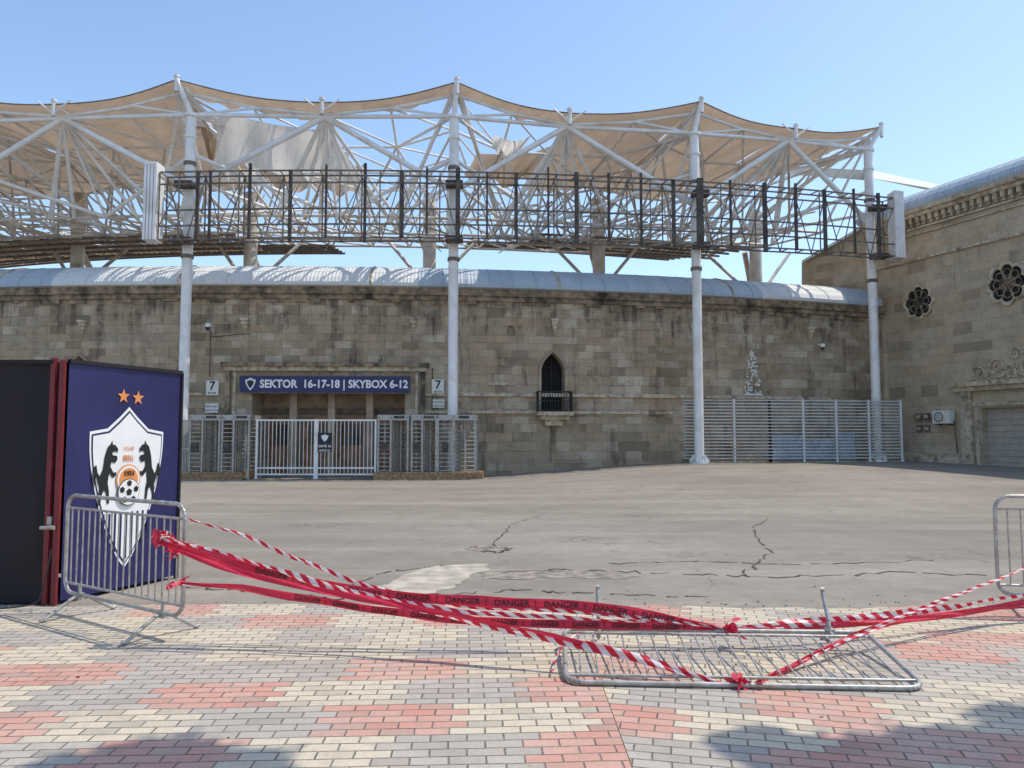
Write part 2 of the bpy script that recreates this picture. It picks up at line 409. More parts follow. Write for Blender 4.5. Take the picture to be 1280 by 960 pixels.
# portal moulding
arcbox(t_,P,-12.2,-3.55,4.62,4.80,-.02,.30,1); arcbox(t_,P,-12.1,-3.65,4.44,4.622,-.02,.18,0)
for a,b in((-12.05,-11.85),(-3.9,-3.7)): arcbox(t_,P,a,b,1.0,4.44,-.02,.14,1,.3)
for a,b in((-11.75,-11.62),(-4.12,-4.0)): arcbox(t_,P,a,b,1.0,4.40,-.02,.07,0,.3)
def archtrim(a,b,zs,zt,z0,m=0):
    f1=pointed(a,b,zs,zt); f2=pointed(a-.12,b+.12,zs,zt+.16); n=20
    prev=None
    for i in range(n+1):
        k=i/n; x1=a+(b-a)*k; x2=a-.12+(b-a+.24)*k
        p=(P(x1,f1(x1),.0),P(x1,f1(x1),.07),P(x2,f2(x2),.07),P(x2,f2(x2),0))
        if prev:
            for j in range(3): t_.face([prev[j],p[j],p[j+1],prev[j+1]],m)
        prev=p
    arcbox(t_,P,a-.12,a,z0,zs,-.02,.07,m,.1); arcbox(t_,P,b,b+.12,z0,zs,-.02,.07,m,.1)
archtrim(1.27,2.30,4.55,5.35,2.75,2); archtrim(-18.9,-17.9,4.4,5.1,2.75,2)
arcbox(t_,P,1.0,2.55,2.58,2.74,-.02,.62,0,.4); arcbox(t_,P,1.15,2.4,2.40,2.58,-.02,.42,0,.4); arcbox(t_,P,1.4,2.15,2.15,2.40,-.02,.26,0,.3)
arcbox(t_,P,1.68,1.86,.3,2.15,-.02,.09,1,.1)
for x,z in [(-18.3,6.1),(-11.3,6.15),(-4.25,6.25),(1.85,6.3),(8.2,6.35),(14.2,6.35)]:
    for (hw,z0,z1,o) in((.17,.42,.52,.22),(.13,.25,.42,.17),(.09,.08,.25,.11),(.05,-.05,.08,.06)):
        arcbox(t_,P,x-hw,x+hw,z+z0,z+z1,-.02,o,0,.2)
r=random.Random(11)
for i in range(90):
    k=r.random(); zc=3.65+2.0*k; hw=.42*max(0,(1-k))**.6
    xx=11.1+r.uniform(-hw,hw); s_=r.uniform(.03,.07)
    a0=P(xx,zc,.02); t_.tube(a0,P(xx+r.uniform(-.08,.08),zc+r.uniform(-.08,.08),.09),s_,3,6,r2=s_*.5)
arcbox(t_,P,10.65,11.55,3.565,3.65,-.02,.16,3,.4)
for x,z,wd in [(-1.0,3.9,1.2),(4.5,3.95,.7)]:
    arcbox(t_,P,x,x+wd,z,z+.08,-.02,.05,0,.4)
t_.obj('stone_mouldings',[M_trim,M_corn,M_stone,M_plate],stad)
b=MB()
for i in range(13):
    k=i/12; x=1.05+1.45*k; b.tube(P(x,2.74,.56),P(x,3.60,.56),.018,0,5)
for x in(1.05,2.5): 
    for j in range(1,4): b.tube(P(x,2.74,.56*j/4),P(x,3.6,.56*j/4),.018,0,5)
    b.tube(P(x,3.6,0),P(x,3.6,.56),.025,0,5)
b.tube(P(1.05,3.6,.56),P(2.5,3.6,.56),.03,0,5); b.tube(P(1.05,3.2,.56),P(2.5,3.2,.56),.02,0,5); b.tube(P(1.05,2.8,.56),P(2.5,2.8,.56),.02,0,5)
b.tube(P(1.785,2.75,-.4),P(1.785,5.2,-.4),.03,0,5)
for z in (3.4,4.1,4.7): b.tube(P(1.3,z,-.4),P(2.27,z,-.4),.02,0,5)
b.obj('balcony_railing',[M_blk],stad)
rf=MB(); prof=[(.26,8.02),(.42,8.06),(.43,8.2),(.3,8.42),(.0,8.7),(-.5,8.98),(-1.1,9.16),(-1.8,9.25),(-2.6,9.3),(-2.6,7.6)]
n=160; X=[-62+ (18.0+62)*i/n for i in range(n+1)]
def rm(x): return 1 if (-19.5<x<-4.2) or (11.4<x<16) else 0  # these stretches get the paler colour, painting sun glare onto the roof
for a,c in zip(X[:-1],X[1:]):
    for j in range(len(prof)-1):
        (o0,z0),(o1,z1)=prof[j],prof[j+1]
        rf.face([P(a,z0,o0),P(c,z0,o0),P(c,z1,o1),P(a,z1,o1)],rm((a+c)/2),[(a,j*.4),(c,j*.4),(c,j*.4+.4),(a,j*.4+.4)],True)
for i,a in enumerate(X):
    big=(i%16==0)
    if i%2==0:
        pts=[P(a,z0+.01,o0+.01) for (o0,z0) in prof[1:9]]
        rf.path(pts,.05 if big else .018,2 if big else rm(a),5)
for (o,z) in prof[4:7:2]:
    for a,c in zip(X[:-1:2],X[2::2]): rf.tube(P(a,z+.0,o+.0),P(c,z+.0,o+.0),.012,rm(a),4,cap=False)
rf.face([P(18.0,z,o) for o,z in prof],0)
rf.obj('curved_roof',[M_roofb,M_roofw,M_trim],stad)
d=MB()
for i in range(4):
    x=-10.2+i*1.5
    d.box(P(x+.2,1.3,-1.6),(1.3,.06,2.5),0,0); d.box(P(x+.2,1.75,-1.55),(.9,.03,.9),0,1)
d.box(P(-7.7,2.8,-1.5),(6.2,.1,.25),0,2)
for x in(-9.4,-7.75,-6.1): d.box(P(x,1.7,-.9),(.3,.3,3.8),0,3)
d.obj('entrance_doors',[M_door,M_glass,M_rust,M_inner],stad)

# sector sign
sg=empty('sector_sign')
m=MB(); L=P(-11.35,0,.32); R_=P(-4.35,0,.32); ctr=(L+R_)/2; ang=math.atan2((R_-L).y,(R_-L).x); ln=(R_-L).length
m.box((ctr.x,ctr.y,3.86),(ln,.10,.68),ang,0); m.box((ctr.x,ctr.y+.01,3.86),(ln+.08,.06,.76),ang,1)
m.obj('panel',[M_navy,M_rust],sg)
v,f=text_geo("SEKTOR  16-17-18 | SKYBOX 6-12",.56,.018)
ux=Vector((cos(ang),sin(ang),0)); nrm=Vector((sin(ang),-cos(ang),0))
wv=max(p.x for p in v)-min(p.x for p in v); sc=6.15/wv
m=MB(); m.raw([ctr+ux*(p.x*sc+.38)+nrm*.056+Vector((0,0,3.86+p.y*.82)) for p in v],f,0); m.obj('lettering',[M_wht],sg)
def shield(cw,ch,n=14):
    pts=[(0,.52*ch)]
    right=[(.12*cw,.455*ch),(.28*cw,.38*ch),(.5*cw,.36*ch)]
    for i in range(n+1):
        k=i/n; right.append((((.5*cos(k*pi/2)**.75) if k<1 else 0)*cw,(.30-.80*k**1.15)*ch))
    return pts+right+[(-x,y) for x,y in reversed(right[:-1])]
m=MB(); cc=ctr-ux*3.08+nrm*.06+Vector((0,0,3.86))
m.face([cc+ux*x+Vector((0,0,y)) for x,y in shield(.42,.52)],0)
m.face([cc+nrm*.004+ux*x+Vector((0,0,y)) for x,y in shield(.28,.36)],1)
m.obj('small_crest',[M_wht,M_blk],sg)

def plaque(px,z,d0,txt,wd,hg,ts):
    x=(px-640)/960*32.0
    e=empty('gate_number_sign' if txt=='7' else 'notice_plate')
    a=math.atan2((P(x+.5,0)-P(x-.5,0)).y,1.0); c=P(x,z,.07)
    m=MB(); m.box(c,(wd,.03,hg),a,0); m.obj('plate',[M_plate],e)
    ux=Vector((cos(a),sin(a),0)); nn=Vector((sin(a),-cos(a),0))
    for (t,oz,s) in (((txt,hg*.12,ts),('SEKTOR',-hg*.36,.1)) if txt=='7' else ((txt,.06,ts),('GATE 16-18',-.1,ts))):
        v,f=text_geo(t,s,.01 if s>.3 else 0.002); m=MB(); m.raw([c+ux*p.x+nn*.019+Vector((0,0,oz+p.y)) for p in v],f,0); m.obj('text',[M_blk],e)
plaque(262,3.72,0,'7',.52,.62,.5); plaque(545,3.80,0,'7',.52,.62,.5)
plaque(262,2.87,0,'EXIT ONLY',.55,.40,.10); plaque(546,3.08,0,'EXIT ONLY',.50,.36,.09)
def camm(x,z):
    m=MB(); m.bar(P(x,z+.15,0),P(x,z+.15,.35),.05,.05,0); m.tube(P(x,z+.15,.35),P(x,z,.35),.11,0,10); m.tube(P(x,z,.35),P(x,z-.14,.35),.12,1,10,r2=.05)
    m.obj('security_camera',[M_wht,M_glass])
camm(-12.75,6.25); camm(14.6,5.9)
m=MB(); m.path([P(x,5.95+.06*sin(x*2.1),.03) for x in [-12.7+.4*i for i in range(5)]],.015,0,5)
m.path([P(-12.75,z,.03) for z in(6.2,5.0,4.2)],.015,0,5); m.path([P(-3.4,z,.03) for z in(4.6,3.2,2.5)],.02,0,5)
m.obj('wall_cable',[M_dark])

# ------------------------------------------------------------------ outer columns
RP=87.5
def thx(x): return asin((x-CX)/RP)
postx=[-35.2,-24.2,-13.2,-2.42,8.05,16.95]
cols=empty('canopy_column_row')
def post(x,ztop,i):
    th=thx(x); b0=A(th,RP,0); zg=gz(b0.x,b0.y)
    m=MB(); p0=Vector((b0.x,b0.y,zg-.05))
    m.tube(p0,(b0.x,b0.y,ztop),.205,0,20)
    m.tube(p0,(b0.x,b0.y,zg+.06),.42,0,20)
    for k in range(6):
        a=k*pi/3; m.bar((b0.x+.2*cos(a),b0.y+.2*sin(a),zg+.35),(b0.x+.4*cos(a),b0.y+.4*sin(a),zg+.08),.03,.12,0)
    m.tube((b0.x,b0.y,ztop),(b0.x,b0.y,ztop+.12),.28,0,20)
    m.tube((b0.x,b0.y,ztop-.9),(b0.x,b0.y,ztop-.8),.25,0,20)
    for z in(8.9,12.75): m.tube((b0.x,b0.y,z),(b0.x,b0.y,z+.15),.25,1,16)
    m.obj('column',[M_white,M_rust],cols)
ptop=[14.8,14.8,14.8,14.95,14.95,15.2]
for i,(x,z) in enumerate(zip(postx,ptop)): post(x,z,i)

# ------------------------------------------------------------------ canopy membrane & space truss
RE=87.75
nodes=[(-41,'v',15.4),(-35.6,'p',16.3),(-30,'v',15.4),(-24.6,'p',16.3),(-18.9,'v',15.35),(-13.75,'p',16.28),(-7.8,'v',15.35),(-2.3,'p',16.42),(2.45,'v',15.38),(8.35,'p',16.42),(12.95,'v',15.7),(17.6,'p',16.4)]
nth=[(asin((x-CX)/RE),k,z) for x,k,z in nodes]
THM=nth[-1][0]
def zsurf(th,q):
    th=max(nth[0][0],min(nth[-1][0],th))
    for (a,ka,za),(b_,kb,zb) in zip(nth[:-1],nth[1:]):
        if a<=th<=b_+1e-9:
            s=(th-a)/(b_-a)
            if ka=='p': sp=1-s; zp,zv=za,zb
            else: sp=s; zp,zv=zb,za
            z=zv+(zp-zv)*(sp**1.1)
            sag=-.10*sin(pi*s)*(1-.3*q)-.5*sin(pi*q)*(.3+.7*sin(pi*s))
            return z+sag+.55*q*q+.35*q*(1-sp)
    return 15.5
can=empty('fabric_canopy_roof')
def membrane(th0,th1,r0,r1f,mat,name,rag=0,nu=18,nv=12,seed=0):
    m=MB(); G=[]
    rr=random.Random(seed)
    for i in range(nu+1):
        th=th0+(th1-th0)*i/nu; s=i/nu
        re=r0-.25*sin(pi*s); ri=r1f(s)+rr.uniform(-rag,rag)
        row=[]
        for j in range(nv+1):
            p=A(th,re+(ri-re)*j/nv,zsurf(th,(RE-(re+(ri-re)*j/nv))/14)); p.z+=.05*sin(i*1.3+j*1.1)*min(1,j/2)+(.12*rr.uniform(-1,1) if rag else 0)*(j/nv); row.append(p)
        G.append(row)
    for i in range(nu):
        for j in range(nv): m.face([G[i][j],G[i+1][j],G[i+1][j+1],G[i][j+1]],0,None,True)
    for i in range(nu):
        m.tube(G[i][0],G[i+1][0],.028,1,6,cap=False)
        if nv>6 and not rag: m.tube(G[i][nv],G[i+1][nv],.04,1,6,cap=False)
    m.obj(name,[mat,M_rust],can)
for i in range(len(nth)-1):
    a,b_=nth[i][0],nth[i+1][0]
    if i==5: membrane(a,b_,RE,lambda s:86.2-.3*sin(9*s),M_canvas,'edge_strip',.12,nv=3,seed=i)
    elif i in(6,7): membrane(a,b_,RE,lambda s:86.6+.25*sin(7*s),M_canvas,'edge_strip',.15,nv=3,seed=i)
    elif i==8: membrane(a,b_,RE,lambda s:73.6+1.5*(1-s),M_canvas,'membrane',.25,seed=i)
    elif i==10: membrane(a,b_,RE,lambda s:75+9*s,M_canvas,'membrane',.2,seed=i)
    else: membrane(a,b_,RE,lambda s:73.8,M_canvas,'membrane',seed=i)
def hanging(name,p00,p10,p11,p01,amp,seed,mat,n=26):
    m=MB(); r=random.Random(seed); ph=[r.uniform(0,6) for _ in range(6)]
    p00,p10,p11,p01=[Vector(p) for p in(p00,p10,p11,p01)]
    def pt(u,v):
        p=(p00*(1-u)+p10*u)*(1-v)+(p01*(1-u)+p11*u)*v
        p=p+Vector((0,1,0))*amp*(sin(9*u+ph[0]+2*v)+.5*sin(21*u+ph[1]))*(.2+v)
        p.z+=amp*.5*sin(13*u+ph[2])*v + .3*amp*sin(30*u+ph[3])*v - .9*amp*sin(pi*u)*(1-v)
        return p
    for i in range(n):
        for j in range(n//2):
            k=2/n
            m.face([pt(i/n,j*k),pt((i+1)/n,j*k),pt((i+1)/n,(j+1)*k),pt(i/n,(j+1)*k)],0,None,True)
    m.obj(name,[mat],can)
hanging('torn_sheet',sv(272,138,31.9),sv(418,163,32.4),sv(430,216,32.8),sv(268,210,32.3),.22,1,M_canvasw,34)
hanging('torn_sheet',sv(268,206,32.4),sv(330,208,32.5),sv(322,232,32.7),sv(280,226,32.5),.2,14,M_canvasw,12)
hanging('torn_sheet',sv(240,125,34.5),sv(275,150,34),sv(270,212,34.5),sv(262,200,34.6),.15,8,M_canvas,12)
hanging('torn_sheet',sv(310,205,41),sv(455,205,43),sv(450,240,43),sv(330,236,41),.35,2,M_canvas)
hanging('torn_sheet',sv(618,168,32.8),sv(664,170,33),sv(650,196,33.4),sv(614,188,33.2),.28,3,M_canvasw,16)
hanging('torn_sheet',sv(596,190,36),sv(700,178,36),sv(665,232,37),sv(580,224,37),.4,4,M_canvas,18)
hanging('torn_sheet',sv(405,168,34),sv(436,190,34),sv(432,224,34),sv(404,215,34),.3,6,M_canvasw,12)

tr=MB(); r=random.Random(21)
def T(a,b,rad=.07,m=0): tr.tube(a,b,rad,m,6,cap=False)
def top(th,r_):
    th=min(th,THM-.002); return A(th,r_,zsurf(th,(RE-r_)/14)-.28)
ring=[87.2,83.5,79.5,75.0]
ths=[t[0] for t in nth]
mids=[(a+b_)/2 for a,b_ in zip(ths[:-1],ths[1:])]
allt=sorted(ths+mids)
def low(th,r_):
    th=min(th,THM-.004); return A(th,r_,{84:11.7,80:12.0,76:12.7,72:13.3,69:14.1}[r_]+.5*sst((th-.2)/.15))
for r_ in ring:
    for a,b_ in zip(allt[:-1],allt[1:]): T(top(a,r_),top(b_,r_),.065 if r_<87 else .075)
for th in allt:
    for a,b_ in zip(ring[:-1],ring[1:]): T(top(th,a),top(th,b_),.06)
lows=[84,80,76,72]
for r_ in lows:
    for a,b_ in zip(allt[:-1],allt[1:]): T(low(a,r_),low(b_,r_),.07,1)
for th in allt:
    for a,b_ in zip(lows[:-1],lows[1:]): T(low(th,a),low(th,b_),.055,1)
for i in range(len(allt)-1):
    a,b_=allt[i],allt[i+1]
    for k,r_ in enumerate(lows):
        tp=ring[min(k,3)]
        if k!=0 or i%2: T(low(a,r_),top(b_,tp),.06,k%2)
        if k!=0 or not i%2: T(low(b_,r_),top(a,tp),.06,(k+1)%2)
        if k<3: T(low(a,r_),low(b_,lows[k+1]),.05,1); T(top(a,ring[k]),top(b_,ring[k+1]),.05)
for th in ths:
    for k,r_ in enumerate(lows): T(low(th,r_),top(th,ring[min(k,3)]),.065)
for (x,zt) in zip(postx,ptop):
    tp=thx(x); h=A(tp,RP,zt+.1)
    pk=min([t for t in nth if t[1]=='p'],key=lambda t:abs(t[0]-tp))
    T(h,A(pk[0],RE,pk[2]),.12); T(h,top(pk[0],83.5),.10); T(h,top(pk[0],79.5),.08)
    for s_ in (-1,1):
        T(h,top(tp+s_*.03,83.5),.07)
        T(h,top(tp+s_*.030,87.2),.055)
        vs=[t for t in nth if t[1]=='v' and (t[0]-tp)*s_>0]
        if vs:
            vv_=min(vs,key=lambda t:abs(t[0]-tp)); node=A(vv_[0],RE-.6,vv_[2]-.35)
            T(h,node,.09); T(A(tp,RP-.2,11.9),node,.125); T(A(tp,RP-.2,13.3),low(vv_[0],84),.09)
            T(node,low(tp+s_*.03,84),.08); T(node,low(vv_[0]+s_*.02,80),.08); T(node,low(vv_[0]-s_*.018,84),.08)
            T(A(pk[0],RE,pk[2]-.05),low(tp+s_*.035,80),.10)
            T(A(tp,RP,12.2),low(tp+s_*.05,80),.08)
for th,k,z in nth:
    T(A(th,RE,z-.5),A(th,RE,z+.18),.09)
    tr.tube(A(th,RE,z+.1),A(th,RE,z+.2),.12,0,8)
    if k=='v':
        for s_ in(-1,1): T(A(th,RE,z-.4),A(th+s_*.008,RE,z+.15),.035)
for i in range(110):
    th=r.uniform(-.33,.30); r1=r.choice([84,80,76,72]); r2=r.choice([84,80,76,72])
    a=low(th,r1)+Vector((0,0,r.uniform(-.3,2.0))); b_=low(th+r.uniform(-.05,.05),r2)+Vector((0,0,r.uniform(-.2,2.2)))
    T(a,b_,r.uniform(.025,.055),r.choice([0,1,1]))
tr.obj('space_truss',[M_white,M_white2],can)
sl=MB()
def deck(t0,t1,r0,r1,z0,z1,step=.0045,w_=.16):
    n=int((t1-t0)/step)
    for i in range(n):
        th=t0+i*step
        if r.random()<.08: continue
        sl.bar(A(th,r0,z0),A(th,r1,z1),w_,.05,0)
    for k in range(5):
        q=k/4
        for i in range(0,n,6):
            sl.bar(A(t0+i*step,r0+(r1-r0)*q,z0+(z1-z0)*q-.06),A(min(t1,t0+(i+6)*step),r0+(r1-r0)*q,z0+(z1-z0)*q-.06),.1,.12,1)
deck(-.36,-.03,79,74,12.2,12.5); deck(-.36,.02,73.5,69.5,13.0,13.5)
deck(.17,.34,78,74,12.8,13.1); deck(.13,.34,72,69,13.7,14.1)
sl.obj('slatted_deck',[simple('brown_slats',(.40,.31,.22),.8,var=.3,scale=3),M_rust],can)
ic=MB()
for x,y in [(-33,42.2),(-24.2,42.2),(-14.5,42),(-4.6,42.2),(4.95,43.2),(14.6,45.4)]:
    ic.tube((x,y,0),(x,y,15.2),.36,0,18)
    ic.tube((x,y,14.2),(x,y,14.4),.5,0,18)
    for s_ in(-1,1): ic.tube((x,y,9.8),(x+s_*2.6,y+1.5,13.0),.1,0,8)
    ic.tube((x+1.8,y+4,6),(x-.5,y+.5,12.8),.17,0,10)
ic.obj('inner_columns',[M_white2],can)

# ------------------------------------------------------------------ advertising frame (open lattice)
ad=empty('billboard_frame')
m=MB()
xa,xb=-13.85,17.15
def AF(x,k,off):
    q=(x-xa)/(xb-xa); z0=9.38+.55*q; z1=12.08+.55*q
    return A(thx(x),88.05+off,z0+(z1-z0)*k)
n=40; X2=[xa+(xb-xa)*i/n for i in range(n+1)]
r=random.Random(4)
for off in(.0,.6):
    for k in(0,.2,.82,1.0) if off else (.0,.5,1.0):
        for a,c in zip(X2[:-1],X2[1:]): m.bar(AF(a,k,off),AF(c,k,off),.05,.06,0)
for i,a in enumerate(X2):
    if i%2==0: m.bar(AF(a,0,0),AF(a,1,0),.05,.05,0)
    if i<n:
        c=X2[i+1]
        if i%2: m.bar(AF(a,0,0),AF(c,1,0),.035,.035,0)
        else: m.bar(AF(a,1,0),AF(c,0,0),.035,.035,0)
        if i%3==0: m.bar(AF(a,.2,.6),AF(c,.82,.6),.03,.03,0)
    for k in(0,1.0): m.bar(AF(a,k,0),AF(a,k,.6),.04,.04,0)
    if r.random()<.4: m.bar(AF(a,0,.63),AF(a,1,.63),.045,.045,0)
for px,wd,lo,hi in [(252,.07,0,1),(268,.09,0,1),(316,.11,0,1.1),(365,.13,-.05,1),(408,.08,0,1.08),(455,.11,-.08,1.1),(500,.13,0,1),(530,.08,.05,1.05),(568,.18,-.08,1.05),(604,.08,0,1),(640,.14,0,1),(680,.08,-.05,1.1),(715,.17,-.05,1.04),(755,.11,0,1.05),(795,.10,-.08,1.08),(835,.15,0,1),(868,.26,-.05,1.05),(905,.09,0,1.05),(947,.17,-.08,1.05),(985,.10,-.02,1.08),(1020,.15,0,1.02),(1056,.09,0,1.08),(1086,.14,-.05,1.05)]:
    d0=30.0+4.6*max(0,(px-500)/600)**2
    x=(px-640)/960*d0*1.02; m.bar(AF(x,lo,.66),AF(x,hi,.66),wd,.09,1)
for x in postx[2:]:
    for k in(.05,.9):
        p=AF(x,k,0); m.box((p.x,p.y+.15,p.z),(.7,.5,.22),0,1)
m.obj('steel_frame',[M_rust,M_dark],ad)
m=MB()
for x in(xa-.35,xb+.25):
    for j in range(4):
        q=0 if x<0 else .5
        p0=A(thx(x+j*.13-.15),88.5,9.35+q); p1=Vector(p0); p1.z=12.45+q
        m.bar(p0,p1,.10,.7,0)
m.obj('end_panels',[M_white],ad)

# ------------------------------------------------------------------ entrance gate, turnstiles
YG=30.25
def gx(px): return (px-640)/960*YG*1.0
gt=MB()
x0,x1=gx(322),gx(470); z0=.12; z1=2.32
for (a,b_) in ((x0,(x0+x1)/2-.04),((x0+x1)/2+.04,x1)):
    for z in(z0+.08,z1,.45): gt.bar((a,YG,z),(b_,YG,z),.06,.06,0)
    for x in(a,b_): gt.bar((x,YG,z0-.1),(x,YG,z1+.04),.08,.08,0)
    n=15
    for i in range(1,n): gt.bar((a+(b_-a)*i/n,YG,z0+.08),(a+(b_-a)*i/n,YG,z1),.022,.022,0)
gt.box(((x0+x1)/2+.35,YG-.06,1.45),(.55,.02,.75),0,1)
v,f=text_geo("GATE 16",.13,.003); gt.raw([((x0+x1)/2+.35+p.x,YG-.075,1.3+p.y) for p in v],f,2)
v,f=text_geo("GATE 18",.11,.003); gt.raw([((x0+x1)/2+.35+p.x,YG-.075,1.18+p.y-.05) for p in v],f,2)
gt.face([((x0+x1)/2+.35+x*.28,YG-.074,1.62+y*.28) for x,y in shield(1,1)],2)
gt.obj('entrance_gate',[M_white,M_blk,M_wht])
def turnstile(x0,wd):
    m=MB(); h=2.42; y0=YG-.1; dp=1.5
    for x in(x0,x0+wd*.42,x0+wd):
        for y in(y0,y0+dp): m.bar((x,y,0),(x,y,h),.07,.07,0)
        m.bar((x,y0,h),(x,y0+dp,h),.06,.06,0)
    m.box((x0+wd/2,y0+dp/2,h),(wd+.1,dp,.22),0,0)
    m.bar((x0,y0,.12),(x0+wd,y0,.12),.08,.08,0)
    cx=x0+wd*.70; cy=y0+.5
    m.tube((cx,cy,0),(cx,cy,h),.06,0,10)
    for j in range(12):
        z=.35+j*.165
        for k in range(3):
            a=k*2*pi/3+.35; m.tube((cx,cy,z),(cx+.48*cos(a)*min(1,wd/1.3),cy+.48*sin(a),z),.019,0,5)
        m.bar((x0,y0,z),(x0+wd*.36,y0,z),.03,.03,0)
    for k in range(7): m.bar((x0+wd*.42+ (wd*.12)*k/7*1.0,y0+.05+k*.2,.1),(x0+wd*.42+(wd*.12)*k/7,y0+.05+k*.2,h),.03,.03,0)
    m.box((x0+wd*.2,y0-.06,1.25),(.22,.16,.35),0,1); m.box((x0+wd*.7,y0-.02,h+.02),(.4,.04,.1),0,1)
    m.obj('full_height_turnstile',[M_galv,M_dark])
turnstile(gx(240),1.15); turnstile(gx(280),1.05)
turnstile(gx(474),1.15); turnstile(gx(514)+.05,.95); turnstile(gx(548),1.45)
m=MB()
for i in range(3):
    m.box((gx(537),YG-.3,.05+i*.1),(gx(604)-gx(470),.1,.09),0,0); m.box((gx(250),YG-.3,.05+i*.1),(gx(320)-gx(205),.1,.09),0,0)
m.box((gx(537),YG+.5,.16),(gx(604)-gx(470),1.5,.28),0,0); m.box((gx(250),YG+.5,.16),(gx(320)-gx(205),1.5,.28),0,0)
m.obj('timber_plinth',[M_wood])
m=MB()
xg0,xg1=gx(205),gx(242)
for i in range(20):
    x=xg0+(xg1-xg0)*i/19; m.bar((x,YG,.1),(x,YG,2.3),.03,.03,0)
for z in(.2,1.2,2.3): m.bar((xg0,YG,z),(xg1,YG,z),.06,.06,0)
m.obj('railing_fence',[M_galv])
m=MB()
def fence(p,q,n,z0,z1):
    p=Vector(p); q=Vector(q)
    for i in range(n+1):
        c=p.lerp(q,i/n); m.bar((c.x,c.y,gz(c.x,c.y)-.05),(c.x,c.y,z1+.06),.09,.09,2)
    for k in range(19):
        z=z0+(z1-z0)*k/18; m.bar((p.x,p.y-.05,z),(q.x,q.y-.05,z),.025,.055,0)
fence((8.3,34.3,0),(11.6,34.6,0),2,.70,3.30); fence((11.6,34.6,0),(18.0,35.6,0),4,.70,3.30)
fence((7.15,35.0,0),(8.3,34.3,0),1,.70,3.30)
m.box((13.2,35.05,.42),(9.9,.25,.3),math.atan2(1.3,9.7),1)
m.obj('slatted_fence',[M_fence,M_trim,M_white])
m=MB()
for i,(x,wd,h) in enumerate([(12.7,1.5,1.25),(14.3,1.6,1.05),(15.6,.9,1.35)]):
    y=35.6+i*.15; m.box((x,y,.55+h/2),(wd,.05,h),.12,0); m.box((x,y-.035,.55+h/2),(wd-.1,.02,h-.1),.12,1)
    for s_ in(-1,1): m.bar((x+s_*wd*.4,y,.5),(x+s_*wd*.4,y+.35,.5),.05,.05,0); m.bar((x+s_*wd*.4,y+.35,.5),(x+s_*wd*.4,y,1.3),.04,.04,0)
m.obj('stacked_hoarding_panel',[M_rust,simple('blue_grey_panel',(.42,.50,.62),.5,var=.2,scale=2)])

# ------------------------------------------------------------------ right building
bl=empty('limestone_building')
E=Vector((.371,-.928,0)).normalized(); Nn=Vector((-.928,-.371,0)).normalized()
A0=Vector((18.2,38.5,0))
def RB(s,z,off=0.0):
    p=A0+E*s+Nn*off; return Vector((p.x,p.y,z))
w=MB()
strip_wall(w,RB,-.0,22,-.3,12.2,[dict(a=5.67,b=9.3,zb=0.0,top=lambda x:2.9,d=.35,m=2)],1.0,.3)
G=Vector((15.9,41.6,0))
w.face([(G.x,G.y,-.3),(A0.x,A0.y,-.3),(A0.x,A0.y,12.5),(G.x,G.y,11.2)],0,[(0,0),(3.9,0),(3.9,12.9),(0,11.5)])
B2=Vector((G.x+3,G.y+8,0)); w.face([(B2.x,B2.y,-.3),(G.x,G.y,-.3),(G.x,G.y,11.2),(B2.x,B2.y,11.2)],0,[(0,0),(8,0),(8,11.5),(0,11.5)])
e1=RB(22,0); e2=RB(22,0,-14)
w.face([(e1.x,e1.y,-.3),(e2.x,e2.y,-.3),(e2.x,e2.y,12.2),(e1.x,e1.y,12.2)],0,[(0,0),(14,0),(14,12),(0,12)])
w.obj('walls',[M_stone2,M_hole,simple('garage_door',(.42,.37,.31),.6,var=.1,scale=4)],bl)
m=MB()
arcbox(m,RB,-.2,22,12.2,12.40,-.3,.48,0,3); arcbox(m,RB,-.15,22,12.02,12.202,-.02,.34,0,3)
for i in range(62):
    s_=.1+i*.35; arcbox(m,RB,s_,s_+.18,11.76,12.02,-.02,.26,0,3); arcbox(m,RB,s_+.04,s_+.14,11.62,11.76,-.02,.18,0,3)
arcbox(m,RB,-.05,22,11.48,11.56,-.02,.14,0,3); arcbox(m,RB,-.05,22,11.22,11.28,-.02,.10,0,3)
arcbox(m,RB,-.05,22,10.0,10.12,-.02,.12,0,3); arcbox(m,RB,4.4,22,3.85,4.05,-.02,.5,0,3); arcbox(m,RB,4.5,22,3.65,3.852,-.02,.3,0,3)
arcbox(m,RB,4.8,5.3,.1,3.65,-.02,.16,0,3); arcbox(m,RB,5.35,9.6,2.98,3.15,-.02,.12,0,3)
arcbox(m,RB,5.45,5.6,.1,2.98,-.02,.10,0,3)
arcbox(m,RB,-.03,4.75,.1,.9,-.02,.10,0,3)
m.obj('cornices',[M_trim],bl)
m=MB()
for k in range(10): m.bar(RB(5.7,.35+k*.26,-.32),RB(9.28,.35+k*.26,-.32),.02,.015,0)
m.obj('garage_door_ribs',[M_trim],bl)
